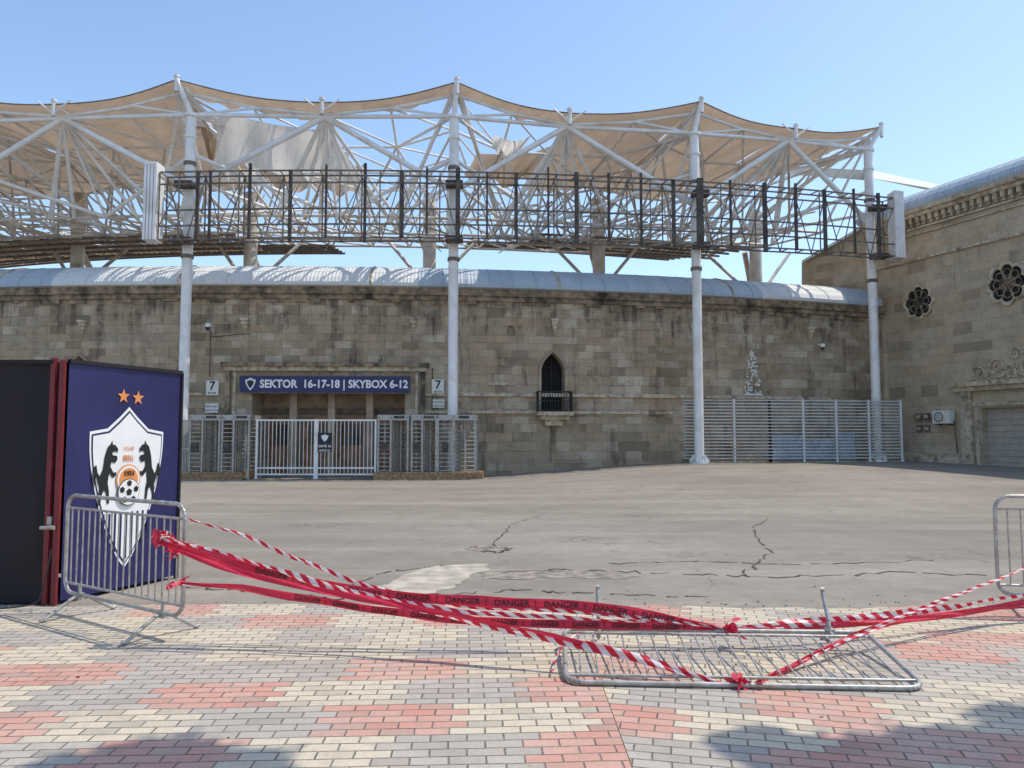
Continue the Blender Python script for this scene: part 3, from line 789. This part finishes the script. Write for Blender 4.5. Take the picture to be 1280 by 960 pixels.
def rosette(s0,z0,R):
    m=MB()
    n=96; lob=8
    def rad(t): return R*(.80+.20*abs(cos(lob*t/2))**.6)
    outer=[(1.18*rad(2*pi*i/n)*cos(2*pi*i/n),1.18*rad(2*pi*i/n)*sin(2*pi*i/n)) for i in range(n)]
    inner=[(x/1.18,y/1.18) for x,y in outer]
    m.face([RB(s0+x,z0+y,.01) for x,y in inner],1)
    for i in range(n):
        j=(i+1)%n
        m.face([RB(s0+outer[i][0],z0+outer[i][1],.12),RB(s0+outer[j][0],z0+outer[j][1],.12),RB(s0+inner[j][0],z0+inner[j][1],.12),RB(s0+inner[i][0],z0+inner[i][1],.12)],0)
        m.face([RB(s0+inner[i][0],z0+inner[i][1],.12),RB(s0+inner[j][0],z0+inner[j][1],.12),RB(s0+inner[j][0],z0+inner[j][1],0),RB(s0+inner[i][0],z0+inner[i][1],0)],0)
        m.face([RB(s0+outer[i][0],z0+outer[i][1],.12),RB(s0+outer[j][0],z0+outer[j][1],.12),RB(s0+outer[j][0],z0+outer[j][1],0),RB(s0+outer[i][0],z0+outer[i][1],0)],0)
    for k in range(8):
        t=2*pi*(k+.5)/8; m.tube(RB(s0,z0,.06),RB(s0+R*.8*cos(t),z0+R*.8*sin(t),.06),.04,2,6)
        t=2*pi*k/8; cx,cy=R*.58*cos(t),R*.58*sin(t)
        for q in range(10):
            a,b_=2*pi*q/10,2*pi*(q+1)/10; m.tube(RB(s0+cx+.2*R*cos(a),z0+cy+.2*R*sin(a),.06),RB(s0+cx+.2*R*cos(b_),z0+cy+.2*R*sin(b_),.06),.025,2,5)
    for q in range(14):
        a,b_=2*pi*q/14,2*pi*(q+1)/14; m.tube(RB(s0+.28*R*cos(a),z0+.28*R*sin(a),.06),RB(s0+.28*R*cos(b_),z0+.28*R*sin(b_),.06),.035,2,5)
    m.obj('rosette_window',[M_trim,M_hole,M_corn],bl)
rosette(2.8,8.0,.72); rosette(7.12,8.1,.80); rosette(11.5,8.1,.80)
m=MB(); r=random.Random(9)
def scroll(s0,z0,R,turn,dirn):
    pts=[]
    for i in range(26):
        a=i/25*turn*2*pi; rr_=R*(1-i/25*.85); pts.append(RB(s0+dirn*rr_*cos(a),z0+rr_*sin(a),.04))
    m.path(pts,.055,0,6)
for (s0,z0,R,tn,dr) in [(5.6,4.45,.3,1.4,1),(6.5,4.65,.36,1.3,-1),(7.3,5.1,.32,1.3,1),(7.9,4.6,.36,1.3,-1),(8.6,4.9,.36,1.2,1),(6.1,4.35,.2,1,1),(7.1,4.5,.22,1,-1)]: scroll(s0,z0,R,tn,dr)
for i in range(110):
    k=r.random(); s_=5.2+3.9*k; zt=4.15+1.0*k**.8*r.random(); sz=r.uniform(.05,.11)
    m.tube(RB(s_,zt,0),RB(s_+r.uniform(-.05,.05),zt+r.uniform(-.05,.05),.07),sz,0,6,r2=sz*.4)
m.obj('carved_garland',[M_trim],bl)
m=MB()
nn=44
pr=[(.50,12.40),(.56,12.52),(.50,12.75),(.30,13.0),(-.1,13.25),(-.8,13.5),(-2.0,13.7),(-6.5,13.9)]
for i in range(nn):
    a,b_=-.3+i*.51,-.3+(i+1)*.51
    for (o0,z0),(o1,z1) in zip(pr[:-1],pr[1:]):
        m.face([RB(a,z0,o0),RB(b_,z0,o0),RB(b_,z1,o1),RB(a,z1,o1)],0,[(a,o0),(b_,o0),(b_,o1),(a,o1)],True)
    m.path([RB(a,z+.01,o+.01) for o,z in pr[1:]],.022,0,5)
m.face([RB(-.3,z,o) for o,z in pr+[(-6.5,12.4)]],0)
m.face([(G.x-.1,G.y-.3,11.25),(A0.x-.1,A0.y-.3,12.55),(A0.x+2,A0.y+2,13.0),(G.x+2,G.y+2,11.7)],0)
m.face([(G.x-.1,G.y-.3,11.1),(A0.x-.1,A0.y-.3,12.4),(A0.x-.1,A0.y-.3,12.55),(G.x-.1,G.y-.3,11.25)],1)
m.obj('metal_roof',[M_roofb,M_roofw],bl)
m=MB(); ax=math.atan2(E.y,E.x)
m.box(RB(4.05,2.55,.28),(.85,.34,.58),ax,0)
for q in range(16):
    a,b_=2*pi*q/16,2*pi*(q+1)/16; m.tube(RB(3.95+.22*cos(a),2.55+.22*sin(a),.47),RB(3.95+.22*cos(b_),2.55+.22*sin(b_),.47),.014,1,5)
for q in range(5): m.tube(RB(3.75,2.4+q*.075,.465),RB(4.15,2.4+q*.075,.465),.008,1,4)
for s_ in(3.75,4.35): m.bar(RB(s_,2.22,0),RB(s_,2.22,.45),.04,.05,1)
m.tube(RB(4.5,2.4,.2),RB(4.5,.8,.04),.02,1,5)
m.obj('air_conditioner',[M_plate,M_dark])
for s_,z in[(2.6,2.6),(3.0,2.6),(2.6,2.05),(3.0,2.05)]:
    m=MB(); m.box(RB(s_,z,.05),(.28,.1,.34),ax,0); m.box(RB(s_,z,.105),(.2,.01,.14),ax,1); m.obj('meter_box',[M_rust,M_trim])
m=MB()
m.raw([sv(1085,212,62),sv(1180,232,62),sv(1180,238,58),sv(1085,222,58),sv(1085,222,62),sv(1180,242,62)],[(0,1,2,3),(3,2,5,4)],0)
m.raw([sv(930,205,60),sv(1090,213,62),sv(1090,226,62),sv(930,214,60)],[(0,1,2,3)],1)
m.obj('far_stand_roof',[simple('pale_green_fascia',(.50,.55,.45),.6,var=.1),M_white2],can)

# ------------------------------------------------------------------ kiosk with crest
ki=empty('club_display_booth')
c0=Vector((-4.56,7.88,0)); c1=Vector((-4.02,9.32,0)); HB=2.46
m=MB()
l0=Vector((-8.6,7.95,0)); bk=Vector((-8.2,9.6,0))
def wallq(a,b_,z0,z1,mi,off=0): m.face([(a.x,a.y,z0),(b_.x,b_.y,z0),(b_.x,b_.y,z1),(a.x,a.y,z1)],mi)
N_=40
for i in range(N_):
    for j in range(6):
        def q(ii,jj):
            a=l0.lerp(Vector((-4.72,7.87,0)),ii/N_); e_=1 if 0<ii<N_ else 0
            return (a.x,a.y+e_*(.012*sin(ii*.9+jj*.6)+.012*sin(ii*.5-jj)),.02+(HB-.02)*jj/6)
        m.face([q(i,j),q(i+1,j),q(i+1,j+1),q(i,j+1)],0,None,True)
wallq(c0,c1,.04,HB,1); wallq(c1,bk,.04,HB,0); wallq(bk,l0,.04,HB,0)
m.face([(p.x,p.y,HB) for p in(Vector((-4.72,7.87,0)),c0,c1,bk,l0)],0)
m.obj('fabric_walls',[M_black,M_navy],ki)
m=MB()
m.bar((-4.70,7.86,0),(-4.70,7.86,HB+.04),.05,.05,0); m.bar((-4.60,7.84,0),(-4.60,7.84,HB+.02),.05,.04,0)
m.bar((-4.65,7.89,0),(-4.65,7.89,HB),.06,.02,1)
m.bar((l0.x,l0.y-.02,HB),(-4.7,7.85,HB),.04,.04,1); m.bar((c0.x,c0.y,HB+.01),(c1.x,c1.y,HB+.01),.05,.04,1); m.bar((c1.x,c1.y,0),(c1.x,c1.y,HB),.04,.04,1)
m.tube((-4.74,7.8,.78),(-4.60,7.8,.78),.022,2,8); m.box((-4.66,7.82,.85),(.04,.04,.08),0,2)
m.obj('metal_frame',[M_redfr,M_black,M_galv],ki)
D=(c1-c0).normalized(); NB=Vector((D.y,-D.x,0)); Wf=(c1-c0).length
cr=MB()
def cf(x,z,k): 
    p=c0+D*(Wf/2+x)+NB*(.006+.004*k); return Vector((p.x,p.y,z))
def poly(pts,mi,k): cr.face([cf(x,z,k) for x,z in pts],mi)
def sh(sc,cz,k,mi): poly([(x*sc,cz+y*sc) for x,y in shield(1.0,1.74)],mi,k)
sh(1.0,1.12,0,0); sh(.955,1.12,1,1); sh(.925,1.12,2,0)
def circ(x,z,R,mi,k,n=36): poly([(x+R*cos(2*pi*i/n),z+R*sin(2*pi*i/n)) for i in range(n)],mi,k)
def star(x,z,R,mi,k): poly([(x+(R if i%2==0 else R*.42)*sin(pi*i/5),z+(R if i%2==0 else R*.42)*cos(pi*i/5)) for i in range(10)],mi,k)
star(-.085,2.14,.085,2,1); star(.115,2.13,.085,2,1)
for i in range(9):
    x=-.30+i*.075; zt=.86
    zb=1.12-.87*(.36+.64*(1-(abs(x)/.47)**1.6))+.10
    if zb<zt-.03: poly([(x-.013,zb),(x+.013,zb),(x+.013,zt),(x-.013,zt)],1,3)
horse=[(.02,0),(.14,0),(.17,.14),(.30,.26),(.42,.22),(.50,.02),(.62,.02),(.58,.24),(.50,.38),(.56,.55),(.78,.46),(.95,.50),(.96,.56),(.80,.55),(.62,.66),(.66,.74),(.88,.72),(1,.78),(.98,.84),(.72,.86),(.70,.90),(.86,.93),(1.0,.90),(1.02,.97),(.84,1.04),(.72,1.04),(.68,1.12),(.60,1.05),(.44,1.0),(.30,.84),(.22,.62),(.06,.50),(-.06,.56),(-.14,.70),(-.26,.66),(-.30,.48),(-.22,.28),(-.18,.44),(-.12,.50),(-.04,.40),(.06,.30),(.04,.14)]
for sgn in(-1,1):
    poly([(sgn*(-.385+.235*x),.96+.62*y) for x,y in (horse if sgn>0 else reversed(horse))],3,4)
circ(.0,1.22,.165,2,5); circ(0,1.22,.15,0,6); circ(0,1.22,.125,2,7); circ(0,1.08,.148,3,8); circ(0,1.08,.140,0,9)
for k in range(5):
    a=pi/2+k*2*pi/5; x0_,z0_=.098*cos(a),1.08+.098*sin(a)
    poly([(x0_+.036*cos(a+j*2*pi/5),z0_+.036*sin(a+j*2*pi/5)) for j in range(5)],3,10)
poly([(.042*cos(pi/2+j*2*pi/5),1.08+.042*sin(pi/2+j*2*pi/5)) for j in range(5)],3,10)
v,f=text_geo("1951",.075,.003); cr.raw([cf(p.x,1.285+p.y,9) for p in v],f,3)
for i in range(5): poly([(-.07+i*.03,1.42),(-.055+i*.03,1.42),(-.045+i*.025,1.49),(-.07+i*.03,1.49)],2,4)
v,f=text_geo("CLUB",.055,.001); cr.raw([cf(p.x,1.56+p.y,4) for p in v],f,2)
cr.obj('crest_print',[M_wht,M_navy,M_org,M_blk],ki)

# ------------------------------------------------------------------ crowd barriers
def barrier_mesh(Lb=2.3,H=1.1,nb=20,up=.32,dn=.32):
    m=MB(); rc=.13; zb=.18
    def arc(cx,cz,a0,a1): return [Vector((cx+rc*cos(a0+(a1-a0)*i/6),0,cz+rc*sin(a0+(a1-a0)*i/6))) for i in range(7)]
    pts=arc(rc,H-rc,pi,pi/2)+arc(Lb-rc,H-rc,pi/2,0)+arc(Lb-rc,zb+rc,0,-pi/2)+arc(rc,zb+rc,-pi/2,-pi)
    pts.append(pts[0]); m.path(pts,.0185,0,8)
    m.tube((0.02,0,H-.12),(Lb-.02,0,H-.12),.012,0,6); m.tube((0.02,0,zb+.09),(Lb-.02,0,zb+.09),.012,0,6)
    rj=random.Random(nb+int(Lb*100))
    for i in range(1,nb):
        x=Lb*i/nb; m.tube((x,0,zb+.09),(x+rj.uniform(-.008,.008),rj.uniform(-.006,.006),H-.12),.0075,0,6)
    for x in(.28,Lb-.28):
        m.path([Vector((x,0,zb+.09)),Vector((x,0,zb)),Vector((x,.08,zb-.03)),Vector((x,up,.0)),Vector((x,up+.03,.01))],.016,0,7)
        m.path([Vector((x,0,zb)),Vector((x,-.08,zb-.03)),Vector((x,-dn,.0)),Vector((x,-dn-.03,.01))],.016,0,7)
        m.box((x,0,zb-.01),(.07,.05,.06),0,0)
    return m
def place(m,a,b_,name='crowd_barrier'):
    a=Vector(a); b_=Vector(b_); ang=math.atan2((b_-a).y,(b_-a).x)
    m.xf(Matrix.Translation(a)@Matrix.Rotation(ang,4,'Z')); return m.obj(name,[M_galv])
place(barrier_mesh(1.9,1.1,19),(-4.30,7.50,.03),(-2.72,6.45,.03))
place(barrier_mesh(2.3,1.1,20),(4.58,7.35,.03),(6.85,7.1,.03))
fm=barrier_mesh(2.38,1.18,21,.27,.10)
Mx=Matrix(((1,0,0,0),(0,0,-1,0),(0,1,0,0),(0,0,0,1)))
tilt=Matrix.Rotation(radians(6.5),4,'X')
fm.xf(Matrix.Translation((.43,6.50,.17))@Matrix.Rotation(radians(-3.2),4,'Z')@tilt@Mx)
fm.obj('crowd_barrier',[M_galv])

# ------------------------------------------------------------------ barrier tape
tp=empty('danger_tape')
def smooth(pts,n=12):
    out=[]
    for i in range(len(pts)-1):
        p0=pts[max(0,i-1)];p1=pts[i];p2=pts[i+1];p3=pts[min(len(pts)-1,i+2)]
        for k in range(n):
            t=k/n; out.append(.5*((2*p1)+(p2-p0)*t+(2*p0-5*p1+4*p2-p3)*t*t+(3*p1-p0-3*p2+p3)*t*t*t))
    out.append(pts[-1]); return out
def ribbon(raw,wd,mat,name,seed=0,twist=.5,tw0=0.0,text=None,pinch=True):
    pts=smooth([sv(*p) for p in raw]); r=random.Random(seed); ph=r.uniform(0,6); ph2=r.uniform(0,6)
    s=[0]; 
    for a,b_ in zip(pts[:-1],pts[1:]): s.append(s[-1]+(b_-a).length)
    Lt=s[-1]; m=MB(); fr=[]
    for i,p in enumerate(pts):
        d=(pts[min(i+1,len(pts)-1)]-pts[max(i-1,0)]).normalized()
        up=Vector((0,0,1)); side=d.cross(up).normalized(); up=side.cross(d)
        q=s[i]/Lt; a=tw0+twist*sin(ph+s[i]*1.1)+.35*twist*sin(ph2+s[i]*3.3)
        e=min(1,.25+6*min(q,1-q)) if pinch else 1
        e*=1-.18*abs(sin(ph2+s[i]*2.7))
        fr.append((p,(up*cos(a)+side*sin(a)),(side*cos(a)-up*sin(a)),wd*e))
    nw=4
    def at(i,v):
        p,u_,n_,w_=fr[i]; return p+u_*(w_*(v-.5))+n_*(.008*sin(v*6+s[i]*9))
    for i in range(len(pts)-1):
        for j in range(nw):
            v0,v1=j/nw,(j+1)/nw
            m.face([at(i,v0),at(i+1,v0),at(i+1,v1),at(i,v1)],0,[(s[i],v0),(s[i+1],v0),(s[i+1],v1),(s[i],v1)],True)
    m.obj(name,[mat],tp)
    if text:
        v,f=text_geo(text[0],wd*.72,.0015,'LEFT'); wv=max(p.x for p in v)
        m=MB(); pos=text[1]
        while pos+wv<Lt-.1:
            vs=[]
            for p in v:
                ss=pos+p.x; i=max(k for k in range(len(s)) if s[k]<=ss); i=min(i,len(pts)-2)
                k=(ss-s[i])/(s[i+1]-s[i]); a=fr[i]; b_=fr[i+1]
                c=a[0].lerp(b_[0],k); u_=a[1].lerp(b_[1],k); n_=a[2].lerp(b_[2],k)
                off=-.011 if (n_.y>0) else .011
                vs.append(c+u_*p.y+n_*off)
            m.raw(vs,f,0); pos+=wv+text[2]
        m.obj(name+'_print',[M_blk],tp)
K1=(912,786,6.25); K2=(926,862,5.27)
ribbon([(192,674,6.35),(270,697,6.3),(360,722,6.25),(470,742,6.2),(600,752,6.15),(730,758,6.15),(840,775,6.2),K1],.095,M_tr,'tape_a',1,.10,.15,("DANGER  ! ",.9,.06))
ribbon([(190,670,6.36),(300,700,6.3),(420,735,6.15),(540,765,5.95),(650,790,5.75),(780,818,5.5),(880,848,5.35),K2],.07,M_ts,'tape_b',2,.5)
ribbon([(232,648,6.5),(300,668,6.5),(380,702,6.4),(470,735,6.3),(580,757,6.2),(720,764,6.15),(850,778,6.2),K1],.042,M_ts,'tape_c',3,.5)
ribbon([(222,728,6.4),(300,735,6.35),(380,748,6.3),(470,762,6.25),(580,775,6.2),(700,780,6.15),(820,783,6.2),K1],.075,M_tr,'tape_d',4,.15,.2,("DANGER  ! ",1.0,.06))
ribbon([(190,676,6.34),(290,712,6.2),(400,738,6.1),(520,760,5.95),(640,784,5.75),(760,812,5.55),(860,842,5.4),K2],.055,M_tr,'tape_e',5,.6)
ribbon([(200,668,6.4),(320,706,6.3),(440,738,6.2),(560,762,6.15),(700,772,6.15),(820,778,6.2),K1],.045,M_ts,'tape_f',9,.9)
ribbon([K1,(980,780,6.3),(1080,772,6.5),(1180,760,6.8),(1290,742,7.1),(1400,730,7.2)],.075,M_ts,'tape_g',6,.7)
ribbon([K1,(980,784,6.3),(1090,778,6.5),(1190,768,6.8),(1290,752,7.1),(1400,742,7.2)],.06,M_tr,'tape_h',7,.4)
ribbon([K2,(980,838,5.6),(1060,800,6.0),(1140,765,6.4),(1220,735,6.8),(1290,708,7.1),(1400,680,7.3)],.035,M_ts,'tape_i',8,1.2)
ribbon([K2,(985,835,5.6),(1050,803,6.0),(1110,780,6.3),(1200,766,6.8),(1290,758,7.1)],.045,M_tr,'tape_j',10,.7)
ribbon([(725,790,6.15),(700,812,5.9),(690,840,5.5)],.03,M_ts,'tape_k',12,.9)
kn=MB(); r=random.Random(12)
for (px,py,d,n) in [(*K1,20),(*K2,22),(200,673,6.36,16),(218,690,6.4,8),(222,728,6.4,5)]:
    c=sv(px,py,d)
    for i in range(n):
        p=c+Vector((r.gauss(0,.04),r.gauss(0,.03),r.gauss(0,.02))); 
        a=Vector((r.gauss(0,1),r.gauss(0,1),r.gauss(0,.6))).normalized()*r.uniform(.03,.09); b_=Vector((r.gauss(0,1),r.gauss(0,.6),r.gauss(0,1))).normalized()*r.uniform(.010,.022)
        if py>800: p.z=max(p.z,.05)
        kn.face([p-a-b_,p-a*.2-b_*1.4,p+a-b_*.5,p+a*.9+b_,p+b_*1.2,p-a+b_],0 if r.random()<.75 else 1,[(0,0),(.1,0),(.2,0),(.2,1),(.1,1),(0,1)])
kn.obj('knots',[M_tr,M_ts],tp)
cb=MB()
cb.path(smooth([Vector((-6,7.3,.02)),Vector((-5.2,7.5,.03)),Vector((-4.7,7.6,.06)),Vector((-4.55,7.55,.2)),Vector((-4.5,7.6,.6))],8),.008,0,5)
cb.obj('loose_cable',[M_blk])
pb=MB(); r=random.Random(77)
for i in range(260):
    x=r.uniform(-6,7); y=r.choice([r.uniform(3.5,7.6),r.gauss(7.85,.15),r.gauss(7.9,.3)]); s_=r.uniform(.003,.010)
    pb.box((x,y,.014+s_*.4 if y<7.6 else s_*.5+.003),(s_*2,s_*1.4,s_),r.uniform(0,3),0)
pb.obj('gravel',[simple('pebbles',(.30,.26,.21),.9,var=.4,scale=3)])

# ------------------------------------------------------------------ trees behind the viewer (their shade falls on the paving)
SD=Vector((.45,.10,.87)).normalized()
def tree(base,lean,crowns,seed,name='street_tree'):
    e=empty(name); r=random.Random(seed); m=MB()
    base=Vector(base); topp=Vector(lean)
    prev=base
    for i in range(1,7):
        p=base.lerp(topp,i/6)+Vector((r.uniform(-.06,.06),r.uniform(-.06,.06),0)); m.tube(prev,p,.16-.014*(i-1),0,9,r2=.16-.014*i); prev=p
    for c,R in crowns:
        c=Vector(c)
        for k in range(5):
            q=c+Vector((r.gauss(0,.5),r.gauss(0,.5),r.gauss(0,.4)))*R; m.tube(prev,q,.05,0,6,r2=.012)
    m.obj('trunk_and_limbs',[simple('bark',(.12,.09,.065),.9,var=.3,scale=8)],e)
    l=MB()
    for c,R in crowns:
        c=Vector(c); cl=[(c+Vector((r.gauss(0,.34),r.gauss(0,.34),r.gauss(0,.4)))*R,R*r.uniform(.3,.48)) for _ in range(14)]
        for k in range(int(7500*R)):
            q,rr_=r.choice(cl); p=q+Vector((r.gauss(0,.5),r.gauss(0,.5),r.gauss(0,.5)))*rr_
            a=Vector((r.gauss(0,1),r.gauss(0,1),r.gauss(0,1))).normalized(); b_=a.orthogonal().normalized()*.045; a*=.085
            l.face([p-a,p+b_,p+a,p-b_],0)
    l.obj('foliage',[simple('leaves',(.06,.10,.03),.6,var=.4,scale=5)],e)
def up(px,py,h):
    g0=gd(px,py); return g0+SD*(h/SD.z)
tree((3.4,-2.0,0),(3.0,2.2,7.2),[(up(215,962,8.2),.52)],5)
tree((8.6,-1.0,0),(8.0,2.2,7.0),[(up(1240,965,8.4),.60),(up(1110,975,8.0),.5),(up(955,938,8.2),.24),(up(1330,920,8.5),.6),(up(1040,962,8.2),.34)],6)

# ------------------------------------------------------------------ world, sun, camera
W=bpy.data.worlds.new("World"); S.world=W; W.use_nodes=True
nt=W.node_tree; bg=nt.nodes['Background']
sky=nt.nodes.new('ShaderNodeTexSky'); sky.sky_type='NISHITA'; sky.sun_disc=False
el=asin(SD.z); sky.sun_elevation=el; sky.sun_rotation=math.atan2(SD.x,SD.y)
sky.air_density=1.0; sky.dust_density=.8; sky.ozone_density=1.0
mx=nt.nodes.new('ShaderNodeMix'); mx.data_type='RGBA'; mx.blend_type='MULTIPLY'; mx.inputs[0].default_value=1.0
mx.inputs[7].default_value=(1.52,1.58,1.60,1)
nt.links.new(sky.outputs[0],mx.inputs[6]); nt.links.new(mx.outputs[2],bg.inputs[0]); bg.inputs[1].default_value=.15
sl_=bpy.data.lights.new('sun','SUN'); sl_.energy=3.9; sl_.angle=radians(.5); sl_.color=(1,.92,.80)
so=bpy.data.objects.new('sun',sl_); S.collection.objects.link(so)
so.rotation_euler=(-SD).to_track_quat('-Z','Y').to_euler()
cd=bpy.data.cameras.new('camera'); co=bpy.data.objects.new('camera',cd); S.collection.objects.link(co)
co.location=(0,0,CH); co.rotation_euler=(pi/2+TH,0,0)
cd.sensor_width=36; cd.lens=36*F/1280; cd.clip_end=6000; cd.clip_start=.05
S.camera=co
